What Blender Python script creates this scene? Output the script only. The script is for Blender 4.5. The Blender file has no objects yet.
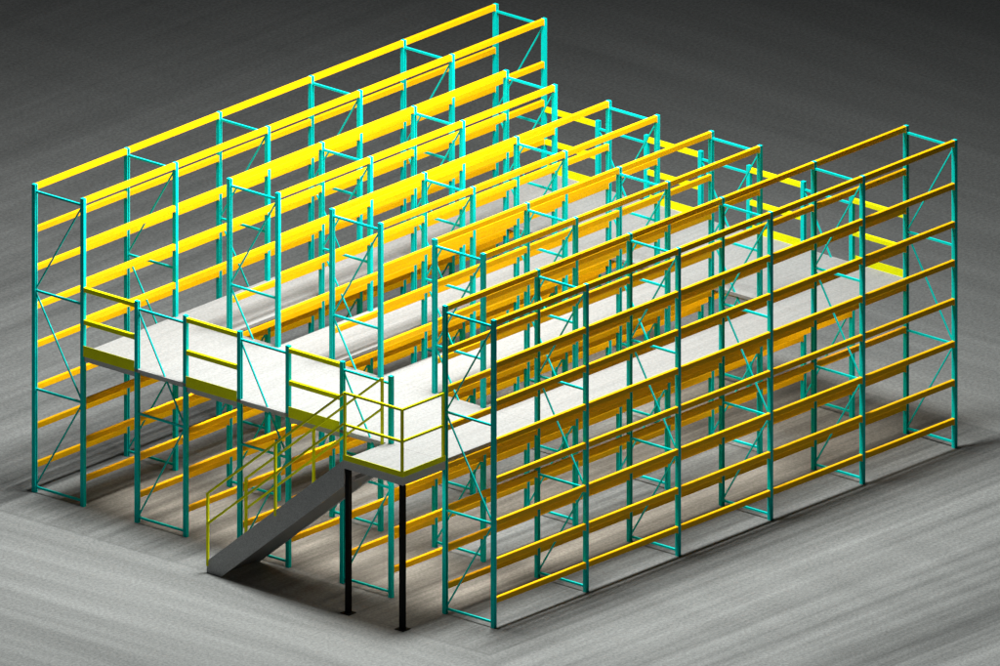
import bpy, bmesh, math, random
from mathutils import Vector, Matrix

random.seed(7)
S = bpy.context.scene
COL = S.collection

# ------------------------------------------------------------------ measures (metres)
BAY   = 2.442      # beam length, post centre to post centre, along x
PITCH = 2.366      # row to row
DEPTH = 1.118      # depth of one row
TALL  = 5.695
SHORT = 4.10
LEV   = [0.50, 1.215, 1.93, 2.715, 3.43, 4.14, 4.85, 5.64]     # beam centre heights
DECK  = 2.845      # top of the mezzanine floor
PW, PD = 0.078, 0.070   # post width along v, along x
BH, BD = 0.105, 0.066   # beam height and depth
# "v" runs across the rows (towards the viewer's right); world y = -v

# ------------------------------------------------------------------ materials
def new_mat(name):
    m = bpy.data.materials.new(name); m.use_nodes = True
    nt = m.node_tree; nt.nodes.clear()
    out = nt.nodes.new('ShaderNodeOutputMaterial')
    b = nt.nodes.new('ShaderNodeBsdfPrincipled')
    nt.links.new(b.outputs[0], out.inputs[0])
    return m, nt, b

def coords(nt, scale=(1, 1, 1), rot=(0, 0, 0)):
    g = nt.nodes.new('ShaderNodeNewGeometry')
    mp = nt.nodes.new('ShaderNodeMapping')
    mp.inputs['Scale'].default_value = scale
    mp.inputs['Rotation'].default_value = rot
    nt.links.new(g.outputs['Position'], mp.inputs['Vector'])
    return mp.outputs[0]

def noise(nt, vec, scale, detail=2, rough=0.5):
    n = nt.nodes.new('ShaderNodeTexNoise')
    n.inputs['Scale'].default_value = scale
    n.inputs['Detail'].default_value = detail
    n.inputs['Roughness'].default_value = rough
    nt.links.new(vec, n.inputs['Vector'])
    return n.outputs['Fac']

def remap(nt, fac, a, b, lo, hi):
    r = nt.nodes.new('ShaderNodeMapRange')
    r.inputs['From Min'].default_value = a; r.inputs['From Max'].default_value = b
    r.inputs['To Min'].default_value = lo; r.inputs['To Max'].default_value = hi
    nt.links.new(fac, r.inputs['Value'])
    return r.outputs[0]

def math_n(nt, op, a, b=None):
    n = nt.nodes.new('ShaderNodeMath'); n.operation = op
    for i, v in enumerate((a, b)):
        if v is None: continue
        if isinstance(v, (int, float)): n.inputs[i].default_value = v
        else: nt.links.new(v, n.inputs[i])
    return n.outputs[0]

def tint(nt, color, fac):
    n = nt.nodes.new('ShaderNodeVectorMath'); n.operation = 'SCALE'
    n.inputs[0].default_value = color
    nt.links.new(fac, n.inputs['Scale'])
    return n.outputs[0]

def painted(name, col, rough=0.45, grain=0.16, spec=0.3):
    m, nt, b = new_mat(name)
    v = coords(nt)
    g = remap(nt, noise(nt, v, 70, 1), 0.3, 0.7, 1 - grain, 1 + grain)
    d = remap(nt, noise(nt, v, 3.0, 4, 0.6), 0.3, 0.7, 0.94, 1.05)
    f = math_n(nt, 'MULTIPLY', g, d)
    nt.links.new(tint(nt, col, f), b.inputs['Base Color'])
    b.inputs['Roughness'].default_value = rough
    b.inputs['Specular IOR Level'].default_value = spec
    return m

M_TEAL   = painted('teal_paint', (0.0, 0.53, 0.485), 0.5, 0.18, 0.06)
M_ORANGE = painted('amber_paint', (0.84, 0.435, 0.0), 0.6, 0.14, 0.1)
M_RAIL   = painted('lemon_paint', (0.72, 0.74, 0.0), 0.6, 0.12, 0.1)
M_GREY   = painted('grey_steel', (0.44, 0.44, 0.44), 0.6)
M_STAIR  = painted('dark_grey_steel', (0.38, 0.385, 0.385), 0.75, 0.25)
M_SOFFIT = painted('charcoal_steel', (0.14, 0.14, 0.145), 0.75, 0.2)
M_BLACK  = painted('black_steel', (0.004, 0.004, 0.004), 0.6, 0.1, 0.05)

# pale mezzanine boards: white, with faint long streaks that run along the rows
M_DECK, nt, b = new_mat('pale_board')
v = coords(nt)
g = remap(nt, noise(nt, v, 20, 3, 0.8), 0.38, 0.62, 0.88, 1.12)
s1 = remap(nt, noise(nt, coords(nt, (0.22, 4.6, 1)), 2.0, 4, 0.65), 0.35, 0.65, 0.94, 1.04)
s2 = remap(nt, noise(nt, coords(nt, (0.5, 16, 1)), 2.0, 3, 0.6), 0.35, 0.7, 0.95, 1.03)
f = math_n(nt, 'MULTIPLY', math_n(nt, 'MULTIPLY', g, s1), s2)
nt.links.new(tint(nt, (0.245, 0.243, 0.237), f), b.inputs['Base Color'])
b.inputs['Roughness'].default_value = 0.75
b.inputs['Specular IOR Level'].default_value = 0.15

# concrete floor: long streaks along the rows, painted shade inside a thin dark line
M_FLOOR, nt, b = new_mat('streaked_concrete')
g = remap(nt, noise(nt, coords(nt), 17, 3, 0.8), 0.38, 0.62, 0.80, 1.20)
s3 = remap(nt, noise(nt, coords(nt, (1.5, 0.22, 1), (0, 0, 0.05)), 1.0, 3, 0.5), 0.35, 0.65, 0.95, 1.04)
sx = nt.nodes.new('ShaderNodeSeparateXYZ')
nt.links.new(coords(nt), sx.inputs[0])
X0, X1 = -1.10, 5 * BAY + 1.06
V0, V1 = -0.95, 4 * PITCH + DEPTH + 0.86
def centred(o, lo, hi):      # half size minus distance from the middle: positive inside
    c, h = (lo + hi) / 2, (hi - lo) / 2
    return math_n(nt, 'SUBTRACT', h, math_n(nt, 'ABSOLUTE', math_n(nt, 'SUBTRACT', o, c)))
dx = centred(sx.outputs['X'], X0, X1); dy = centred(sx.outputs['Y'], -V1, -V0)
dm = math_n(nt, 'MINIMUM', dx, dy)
def streaks(a1, a2):
    n1 = remap(nt, noise(nt, coords(nt, a1), 1.0, 4, 0.55), 0.36, 0.64, -0.33, 0.20)
    n2 = remap(nt, noise(nt, coords(nt, a2), 1.0, 4, 0.6), 0.36, 0.64, -0.20, 0.10)
    return math_n(nt, 'ADD', n1, n2)
along = streaks((0.03, 0.75, 1), (0.12, 3.6, 1))           # streaks along the rows
across = math_n(nt, 'MULTIPLY', streaks((0.95, 0.035, 1), (3.0, 0.12, 1)), 0.5)   # fainter, across, in front and behind
turn = math_n(nt, 'MULTIPLY', remap(nt, math_n(nt, 'SUBTRACT', dy, dx), -0.5, 0.5, 0.0, 1.0), remap(nt, dx, -0.3, 0.3, 1.0, 0.0))
mixn = nt.nodes.new('ShaderNodeMix')
nt.links.new(turn, mixn.inputs[0]); nt.links.new(along, mixn.inputs[2]); nt.links.new(across, mixn.inputs[3])
dist = nt.nodes.new('ShaderNodeVectorMath'); dist.operation = 'DISTANCE'
nt.links.new(coords(nt), dist.inputs[0]); dist.inputs[1].default_value = (4.0, -8.0, 0)
streak_fade = remap(nt, dist.outputs['Value'], 9.0, 24.0, 1.0, 0.35)      # streaks strongest near the racking, weaker with distance
st = math_n(nt, 'ADD', math_n(nt, 'MULTIPLY', mixn.outputs[0], streak_fade), 1.0)
f = math_n(nt, 'MULTIPLY', math_n(nt, 'MULTIPLY', g, st), s3)
dark_streaks = remap(nt, noise(nt, coords(nt, (0.16, 3.0, 1)), 1.0, 4, 0.65), 0.42, 0.56, 0.78, 1.08)     # extra dark streaks, kept to the racking's footprint
f = math_n(nt, 'MULTIPLY', f, math_n(nt, 'ADD', 1.0, math_n(nt, 'MULTIPLY', math_n(nt, 'SUBTRACT', dark_streaks, 1.0), remap(nt, dm, -0.2, 0.6, 0.0, 1.0))))
inside = remap(nt, dm, -0.04, 0.04, 1.0, 0.91)  # shade of the racking, painted as a darker floor tone
rim_line = remap(nt, math_n(nt, 'ABSOLUTE', dm), 0.015, 0.06, 0.86, 1.0)  # thin dark line round the racking's footprint
f = math_n(nt, 'MULTIPLY', math_n(nt, 'MULTIPLY', f, inside), rim_line)
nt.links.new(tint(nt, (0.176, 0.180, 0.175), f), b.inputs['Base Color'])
b.inputs['Roughness'].default_value = 0.8
b.inputs['Specular IOR Level'].default_value = 0.15

# ------------------------------------------------------------------ mesh helpers
class MB:
    def __init__(self): self.v = []; self.f = []
    def prism(self, base, axis_vec):
        """base: ordered polygon (list of Vectors); extruded by axis_vec; n-gon caps"""
        n = len(base); o = len(self.v)
        self.v += [Vector(p) for p in base] + [Vector(p) + axis_vec for p in base]
        self.f.append(tuple(o + i for i in range(n))[::-1])
        self.f.append(tuple(o + n + i for i in range(n)))
        for i in range(n):
            j = (i + 1) % n
            self.f.append((o + i, o + j, o + n + j, o + n + i))
        return self
    def box(self, x0, x1, v0, v1, z0, z1):
        y0, y1 = -v1, -v0
        return self.prism([(x0, y0, z0), (x1, y0, z0), (x1, y1, z0), (x0, y1, z0)], Vector((0, 0, z1 - z0)))
    def chamfer_box(self, x0, x1, v0, v1, z0, z1, c, axis):
        """box running along 'x' or 'v' with its four long edges chamfered"""
        y0, y1 = -v1, -v0
        if axis == 'x': a0, a1 = y0, y1
        else: a0, a1 = x0, x1
        pr = [(a0 + c, z0), (a1 - c, z0), (a1, z0 + c), (a1, z1 - c), (a1 - c, z1), (a0 + c, z1), (a0, z1 - c), (a0, z0 + c)]
        if axis == 'x': return self.prism([(x0, a, z) for a, z in pr], Vector((x1 - x0, 0, 0)))
        return self.prism([(a, y0, z) for a, z in pr], Vector((0, y1 - y0, 0)))
    def bar(self, p, q, w, h=None, up=(0, 0, 1)):
        """square bar between two (x, v, z) points"""
        h = h or w
        p = Vector((p[0], -p[1], p[2])); q = Vector((q[0], -q[1], q[2]))
        d = (q - p).normalized(); u = Vector(up)
        a = d.cross(u).normalized(); c = a.cross(d).normalized()
        base = [p + a * sx * w / 2 + c * sy * h / 2 for sx, sy in ((-1, -1), (1, -1), (1, 1), (-1, 1))]
        return self.prism(base, q - p)
    def build(self, name, mat, parent=None, loc=(0, 0, 0)):
        me = bpy.data.meshes.new(name)
        L = Vector(loc)
        me.from_pydata([tuple(p - L) for p in self.v], [], self.f)
        bm = bmesh.new(); bm.from_mesh(me)
        bmesh.ops.recalc_face_normals(bm, faces=bm.faces)
        bm.to_mesh(me); bm.free()
        me.materials.append(mat)
        o = bpy.data.objects.new(name, me); COL.objects.link(o)
        o.location = L
        if parent: o.parent = parent
        return o

def thing(name, label, cat, loc=(0, 0, 0), group=None):
    o = bpy.data.objects.new(name, None); COL.objects.link(o)
    o.empty_display_size = 0.3
    o.location = (loc[0], -loc[1], loc[2])
    o['label'] = label; o['category'] = cat
    if group: o['group'] = group
    return o

def at(mesh_obj, parent, x, v, z=0):
    """link one more copy of a part at (x, v, z) in its parent's space"""
    c = mesh_obj.copy(); COL.objects.link(c); c.parent = parent
    c.location = (x, -v, z)
    return c

# ------------------------------------------------------------------ pallet racks
def c_section(h, side):
    """cold-rolled post: open channel whose mouth looks into the frame (side=+1: towards +v)"""
    t, lip = 0.010, 0.022
    w, d = PW / 2, PD / 2
    # outline in (x, v): mouth on +v
    pr = [(-d, -w), (d, -w), (d, w), (d - lip, w), (d - lip, w - t), (d - t, w - t), (d - t, -w + t),
          (-d + t, -w + t), (-d + t, w - t), (-d + lip, w - t), (-d + lip, w), (-d, w)]
    m = MB()
    m.prism([(x, -v * side, 0.006) for x, v in pr], Vector((0, 0, h - 0.006)))
    m.box(-d, d, -w, w, 0, 0.006)               # foot plate
    # closed cap at the head
    return m.box(-d + t, d - t, -w + t, w - 0.001, h - 0.012, h - 0.004) if side > 0 else m.box(-d + t, d - t, -w + 0.001, w - t, h - 0.012, h - 0.004)

PROTO = {}
def proto(key, make):
    if key not in PROTO:
        PROTO[key] = make()
        return PROTO[key]
    c = PROTO[key].copy(); COL.objects.link(c)
    return c

def put(o, parent, x, v, z=0):
    o.parent = parent; o.location = (x, -v, z); return o

def frame(root, x, tall):
    h = TALL if tall else SHORT
    tag = 'T' if tall else 'S'
    for side, v in ((1, 0.0), (-1, DEPTH)):
        put(proto(('post', tag, side), lambda: c_section(h, side).build('post', M_TEAL)), root, x, v)
    a, bq = PW / 2, DEPTH - PW / 2
    zs = (0.10, 1.915, 3.735, 5.565) if tall else (0.10, 2.02, 3.95)
    for z in zs:
        put(proto(('hb',), lambda: MB().bar((0, a - 0.012, 0), (0, bq + 0.012, 0), 0.036).build('horizontal_brace', M_TEAL)), root, x, 0, z)
    for i in range(len(zs) - 1):
        z0, z1 = zs[i] + 0.035, zs[i + 1] - 0.045
        up_right = ((i % 2) == 0)
        def mk():
            p, q = ((0.0, a - 0.005, 0), (0.0, bq + 0.005, z1 - z0))
            if not up_right: p, q = ((0.0, bq + 0.005, 0), (0.0, a - 0.005, z1 - z0))
            return MB().bar(p, q, 0.024, up=(1, 0, 0)).build('diagonal_brace', M_TEAL)
        put(proto(('db', round(z1 - z0, 3), up_right), mk), root, x, 0, z0)

def beam_mesh():
    g = PD / 2 + 0.001
    m = MB().chamfer_box(g + 0.004, BAY - g - 0.004, -BD / 2, BD / 2, -BH / 2, BH / 2, 0.006, 'x')
    for x in (g, BAY - g - 0.004):               # end connector plates against the posts
        m.box(x, x + 0.004, -BD / 2 - 0.004, BD / 2 + 0.004, -BH / 2 - 0.018, BH / 2 + 0.004)
    return m.build('beam', M_ORANGE)

def rack(v, mezz, label):
    root = thing('pallet_rack', label, 'pallet rack', (0, v, 0), 'rows of teal and yellow pallet racking')
    for k in range(6):
        frame(root, k * BAY, not (mezz and k in (0, 5)))
    for k in range(5):
        n = 4 if (mezz and k in (0, 4)) else 8
        for lv in range(n):
            for vv in (0, DEPTH):
                put(proto(('beam',), beam_mesh), root, k * BAY, vv, LEV[lv])
    return root

rack(0,         False, 'tall full-length teal rack at the outer left edge with bright yellow beams')
rack(PITCH,     True,  'rack with short end frames, second from the left, beside the leftmost full-length rack')
rack(2 * PITCH, True,  'middle one of the five racks, with short frames at both ends')
rack(3 * PITCH, True,  'rack with short end frames, its front frame just left of the landing behind the stair')
rack(4 * PITCH, False, 'tall full-length teal rack at the outer right edge with shaded outer beams')

# ------------------------------------------------------------------ mezzanine floor
deck = thing('mezzanine_deck', 'white raised floor spanning the aisles between the five racks, with grey front edge', 'mezzanine floor', (0, DEPTH, 2.78))
L = Vector((0, -DEPTH, 2.78))
def dpart(m, name, mat):
    o = m.build(name, mat); o.parent = deck; o.location = -L; return o
vA, vE = DEPTH, 4 * PITCH
EDGE = 0.030
dpart(MB().box(-EDGE, BAY + 0.03, vA, vE, 2.785, DECK), 'floor_panel', M_DECK)
for i in range(4):
    dpart(MB().box(BAY + 0.033, 4 * BAY - 0.033, i * PITCH + DEPTH - 0.03, (i + 1) * PITCH + 0.03, 2.785, DECK), 'floor_panel', M_DECK)
dpart(MB().box(4 * BAY - 0.03, 5 * BAY + EDGE, vA, vE, 2.785, DECK), 'floor_panel', M_DECK)
# joists between the top beams and the boards
def joist(x, v0, v1):
    dpart(MB().box(x - 0.03, x + 0.03, v0, v1, 2.715, 2.784), 'joist', M_GREY)
for x in (0.09, 0.84, 1.62, 2.36): joist(x, vA + 0.05, vE - 0.05); joist(4 * BAY + x, vA + 0.05, vE - 0.05)
for i in range(4):
    for k in range(9): joist(BAY + 0.45 + k * 0.80, i * PITCH + DEPTH, (i + 1) * PITCH)
# grey edge channels along the front and the back
for xe, sgn in ((-EDGE, -1), (5 * BAY + EDGE, 1)):
    x0, x1 = sorted((xe, xe + sgn * 0.005))
    dpart(MB().box(x0, x1, vA + 0.04, vE - 0.04, 2.785, DECK + 0.002), 'edge_trim', M_GREY)
    for i in range(4):
        x2, x3 = sorted((xe - sgn * 0.012, xe - sgn * 0.05))
        dpart(MB().box(min(x2, x3), max(x2, x3), i * PITCH + DEPTH + 0.045, (i + 1) * PITCH - 0.045, 2.69, 2.781), 'edge_channel', M_GREY)

# ------------------------------------------------------------------ aisle guard rails
def guard(i, x, label):
    v0 = i * PITCH + DEPTH + PW / 2 + 0.001
    v1 = (i + 1) * PITCH - PW / 2 - 0.001
    root = thing('guard_rail', label, 'guard rail', (x, v0, 0), 'lemon yellow guard rails closing the ends of the aisles')
    Lr = Vector((x, -v0, 0))
    sg = -1 if x < 1 else 1
    def gp(m, name):
        o = m.build(name, M_RAIL); o.parent = root; o.location = -Lr
    for nm, zt in (('top_rail', 4.062), ('mid_rail', 3.462)):
        gp(MB().chamfer_box(x - 0.033, x + 0.033, v0, v1, zt - 0.088, zt, 0.006, 'v'), nm)
    xt = x + sg * 0.036
    gp(MB().box(min(xt, xt + sg * 0.010), max(xt, xt + sg * 0.010), v0, v1, 2.79, 2.99), 'toe_board')

pl = ['between the leftmost rack and the next', 'left of the middle rack', 'right of the middle rack', 'beside the rightmost rack']
fl = ['front guard rail with toe board beside the leftmost rack', 'front guard rail at the aisle just left of the middle rack',
      'front guard rail directly left of the landing, behind the stair handrail']
for i in range(3): guard(i, 0.0, fl[i])
rl = ['back guard rail at the far end of the aisle beside the leftmost rack', 'back guard rail at the far end of the aisle left of the middle rack',
      'back guard rail at the far end of the aisle right of the middle rack', 'back guard rail at the far end of the aisle beside the rightmost rack']
for i in range(4): guard(i, 5 * BAY, rl[i])

# ------------------------------------------------------------------ landing
LX0, LX1 = -1.15, -0.040
LV0, LV1 = 3 * PITCH + DEPTH - 0.08, 4 * PITCH + 0.025
land = thing('stair_landing', 'small white landing with yellow railing on two black legs at the stair head', 'landing', (LX0, LV0, 0))
LL = Vector((LX0, -LV0, 0))
def lp(m, name, mat, par=None):
    o = m.build(name, mat)
    if par is None: o.parent = land; o.location = -LL
    else: o.parent = par
    return o
lp(MB().box(LX0, LX1, LV0 + 0.002, LV1, 2.79, DECK + 0.001), 'platform', M_DECK)
fz0, fz1 = 2.685, 2.84
lp(MB().box(LX0 - 0.012, LX0 - 0.001, LV0, LV1 + 0.012, fz0, fz1), 'fascia', M_GREY)
lp(MB().box(LX0, LX1, LV1 + 0.001, LV1 + 0.012, fz0, fz1 - 0.001), 'fascia', M_GREY)
lp(MB().box(LX0 + 0.001, LX1, LV0 - 0.010, LV0 + 0.001, fz0, fz1 - 0.001), 'fascia', M_GREY)
for v in (LV0 + 0.048, LV1 - 0.055):              # black legs, square tube on a base plate
    leg = lp(MB().box(LX0 + 0.012, LX0 + 0.098, v - 0.043, v + 0.043, 0.013, 2.785), 'leg', M_BLACK)
    lp(MB().box(LX0 - 0.045, LX0 + 0.155, v - 0.10, v + 0.10, 0.0, 0.012), 'base_plate', M_BLACK, leg)
T = 0.042
RZ1, RZ2 = 4.075, 3.49
xr, v_a, v_b = LX0 + 0.005, LV0 + 0.012, LV1 + 0.0
lp(MB().box(xr - T/2 - 0.012, xr - T/2 - 0.001, v_a - T/2, v_b + T/2, 2.842, 2.945), 'toe_board', M_RAIL)
lp(MB().box(xr - T/2, LX1, v_b + T/2 - 0.011, v_b + T/2, 2.842, 2.945), 'toe_board', M_RAIL)
for (x, v) in ((xr, v_a), (xr, v_b - T/2), (LX1 - T/2, v_b - T/2)):
    lp(MB().box(x - T/2, x + T/2, v - T/2, v + T/2, 2.846, RZ1 - T/2 - 0.001), 'post', M_RAIL)
for nm, z in (('top_rail', RZ1), ('mid_rail', RZ2)):
    dd = 0 if nm == 'top_rail' else T/2 + 0.001
    lp(MB().box(xr - T/2 + 0.003, xr + T/2 - 0.003, v_a - T/2 + dd * 2, v_b - dd * 2, z - T/2, z + T/2), nm, M_RAIL)
    x_end = LX1 if nm == 'top_rail' else LX1 - T
    lp(MB().box(xr + T/2, x_end, v_b - T + 0.003, v_b - 0.003, z - T/2, z + T/2), nm, M_RAIL)

# ------------------------------------------------------------------ stair
RUN = 3.17
SV0, SV1 = LV0 - RUN, LV0 - 0.012
SL = (DECK - 0.215) / RUN                        # slope of the stringer's upper edge
XO, XI = LX0 - 0.0, -0.125                        # outer and inner stringer planes
stair = thing('access_stair', 'dark grey steel stair with yellow handrails climbing to the landing', 'stair', (XO, SV0, 0))
SLc = Vector((XO, -SV0, 0))
def sp(m, name, mat, par=None):
    o = m.build(name, mat)
    if par is None: o.parent = stair; o.location = -SLc
    else: o.parent = par
    return o
VH = 0.49                                        # vertical depth of the stringer
def stringer(x0, x1):
    top = lambda v: 0.215 + SL * (v - SV0)
    v_foot = SV0 + (VH - 0.215) / SL             # lower edge reaches the floor here
    pts = [(SV0, 0.001), (SV0, 0.215), (SV1, top(SV1)), (SV1, top(SV1) - VH), (v_foot, 0.001)]
    return MB().prism([(x0, -v, z) for v, z in pts], Vector((x1 - x0, 0, 0)))
sp(stringer(XO, XO + 0.012), 'stringer', M_STAIR)
sp(stringer(XI - 0.012, XI), 'stringer', M_STAIR)
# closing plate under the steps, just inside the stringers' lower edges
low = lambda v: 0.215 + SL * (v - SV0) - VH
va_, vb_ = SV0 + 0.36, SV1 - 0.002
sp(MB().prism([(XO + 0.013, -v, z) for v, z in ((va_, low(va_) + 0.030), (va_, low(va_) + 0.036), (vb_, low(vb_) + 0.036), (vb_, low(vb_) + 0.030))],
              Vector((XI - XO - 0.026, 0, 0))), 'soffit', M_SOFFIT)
N = 14
rise = DECK / (N + 1); going = RUN / (N + 0.6)
for k in range(N):
    zt = rise * (k + 1)
    v0 = SV0 + 0.14 + going * k
    if v0 + going + 0.02 > SV1: v1 = SV1 - 0.002
    else: v1 = v0 + going + 0.02
    m = MB().box(XO + 0.013, XI - 0.013, v0, v1, zt - 0.03, zt)
    m.box(XO + 0.013, XI - 0.013, v1 - 0.008, v1, zt + 0.001, zt + rise - 0.032)    # riser plate
    sp(m, 'tread', M_STAIR)
# handrails
zt0 = 1.455
def hz(v): return zt0 + (RZ1 - zt0) * (v - SV0) / (LV0 - SV0)
def toprail(v): return hz(v)
for xs in (XO + 0.005, XI - 0.006):
    nposts = (SV0 + 0.02, SV0 + 1.58)
    endv = LV0 - 0.012
    for v in nposts:
        sp(MB().box(xs - T/2, xs + T/2, v - T/2, v + T/2, max(0.1, 0.215 + SL * (v - SV0) - 0.10), hz(v) - 0.012), 'rail_post', M_RAIL)
    if xs > XO + 0.3:
        v = endv
        sp(MB().box(xs - T/2, xs + T/2, v - T/2, v + T/2, 2.846, RZ1 - 0.004), 'rail_post', M_RAIL)
    for nm, off in (('handrail', 0.0), ('mid_rail', 0.56)):
        a = (xs, SV0, hz(SV0) - off); e = (xs, endv, hz(endv) - off)
        sp(MB().bar(a, e, 0.034, 0.038, up=(0, 0, 1)), nm, M_RAIL)

# ------------------------------------------------------------------ floor
me = bpy.data.meshes.new('floor')
me.from_pydata([(-150, -150, 0), (150, -150, 0), (150, 150, 0), (-150, 150, 0)], [], [(0, 1, 2, 3)])
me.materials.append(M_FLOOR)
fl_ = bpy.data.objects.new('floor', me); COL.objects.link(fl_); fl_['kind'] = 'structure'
fl_.location.z = -0.002

# ------------------------------------------------------------------ light
def lamp(name, x, v, z, energy, sx, sv, target=None, spread=180, color=(1, 1, 1)):
    l = bpy.data.lights.new(name, 'AREA'); l.energy = energy; l.color = color
    l.shape = 'RECTANGLE'; l.size = sx; l.size_y = sv; l.spread = math.radians(spread)
    o = bpy.data.objects.new(name, l); COL.objects.link(o); o.location = (x, -v, z)
    if target:
        dv = Vector((target[0], -target[1], target[2])) - o.location
        o.rotation_euler = dv.to_track_quat('-Z', 'Y').to_euler()
    return o
lamp('high_lamp', 2.6, 7.4, 26.0, 6200, 7, 4.5, None, 106, (0.975, 1.0, 0.985))
lamp('side_fill', 5.5, 9.0, 11.5, 1020, 10, 2.2, (5.5, 0.5, 5.2), 112)  # added fill, brightens the right-hand faces of the left rows
# unseen fill lights added under the deck, brightening the shaded floor below
def strip(x0, x1, v0, v1, power, sp_=42):
    l = bpy.data.lights.new('under_floor_fill', 'AREA'); l.shape = 'RECTANGLE'
    l.size = x1 - x0; l.size_y = v1 - v0; l.energy = power; l.color = (1.0, 0.89, 0.76); l.spread = math.radians(sp_)
    o = bpy.data.objects.new('under_floor_fill', l); COL.objects.link(o)
    o.location = ((x0 + x1) / 2, -(v0 + v1) / 2, 2.66)
UP = 9.5      # watts per square metre
strip(0.3, BAY - 0.3, DEPTH + 0.2, 4 * PITCH - 0.2, UP * (BAY - 0.6) * (4 * PITCH - DEPTH))
strip(4 * BAY + 0.3, 5 * BAY - 0.05, DEPTH + 0.2, 4 * PITCH - 0.05, UP * 1.15 * (BAY - 0.35) * (4 * PITCH - DEPTH), 120)
strip(-1.02, -0.12, 3 * PITCH + DEPTH + 0.1, 4 * PITCH - 0.1, UP * 1.8, 150)  # added fill below the landing, lifts the shade under the stair
for i in range(4):
    strip(BAY + 0.2, 4 * BAY - 0.2, i * PITCH + DEPTH + 0.2, (i + 1) * PITCH - 0.2, UP * 3 * BAY * 0.85)

w = bpy.data.worlds.new('World'); S.world = w; w.use_nodes = True
bg = w.node_tree.nodes['Background']
bg.inputs[0].default_value = (0.8, 0.9, 1.0, 1); bg.inputs[1].default_value = 0.025

# ------------------------------------------------------------------ camera (parallel projection)
PX = 57.5
th = math.radians(19.88); al = math.radians(48.97)
r = Vector((math.cos(al), -math.sin(al), 0))
d = Vector((-math.sin(al) * math.cos(th), -math.cos(al) * math.cos(th), math.sin(th)))
u = d.cross(r)
ox, oy = (34.7 - 500) / PX, (333 - 491.9) / PX
cam = bpy.data.cameras.new('camera'); cam.type = 'ORTHO'; cam.ortho_scale = 1000 / PX
cam.clip_start = 0.1; cam.clip_end = 500
co = bpy.data.objects.new('camera', cam); COL.objects.link(co)
loc = d * 60 - r * ox - u * oy
mt = Matrix((r, u, d)).transposed().to_4x4(); mt.translation = loc
co.matrix_world = mt
S.camera = co

S.view_settings.view_transform = 'Standard'
S.view_settings.look = 'None'
S.view_settings.exposure = 0.0
S.view_settings.gamma = 1.0
S.cycles.max_bounces = 8
S.cycles.diffuse_bounces = 4
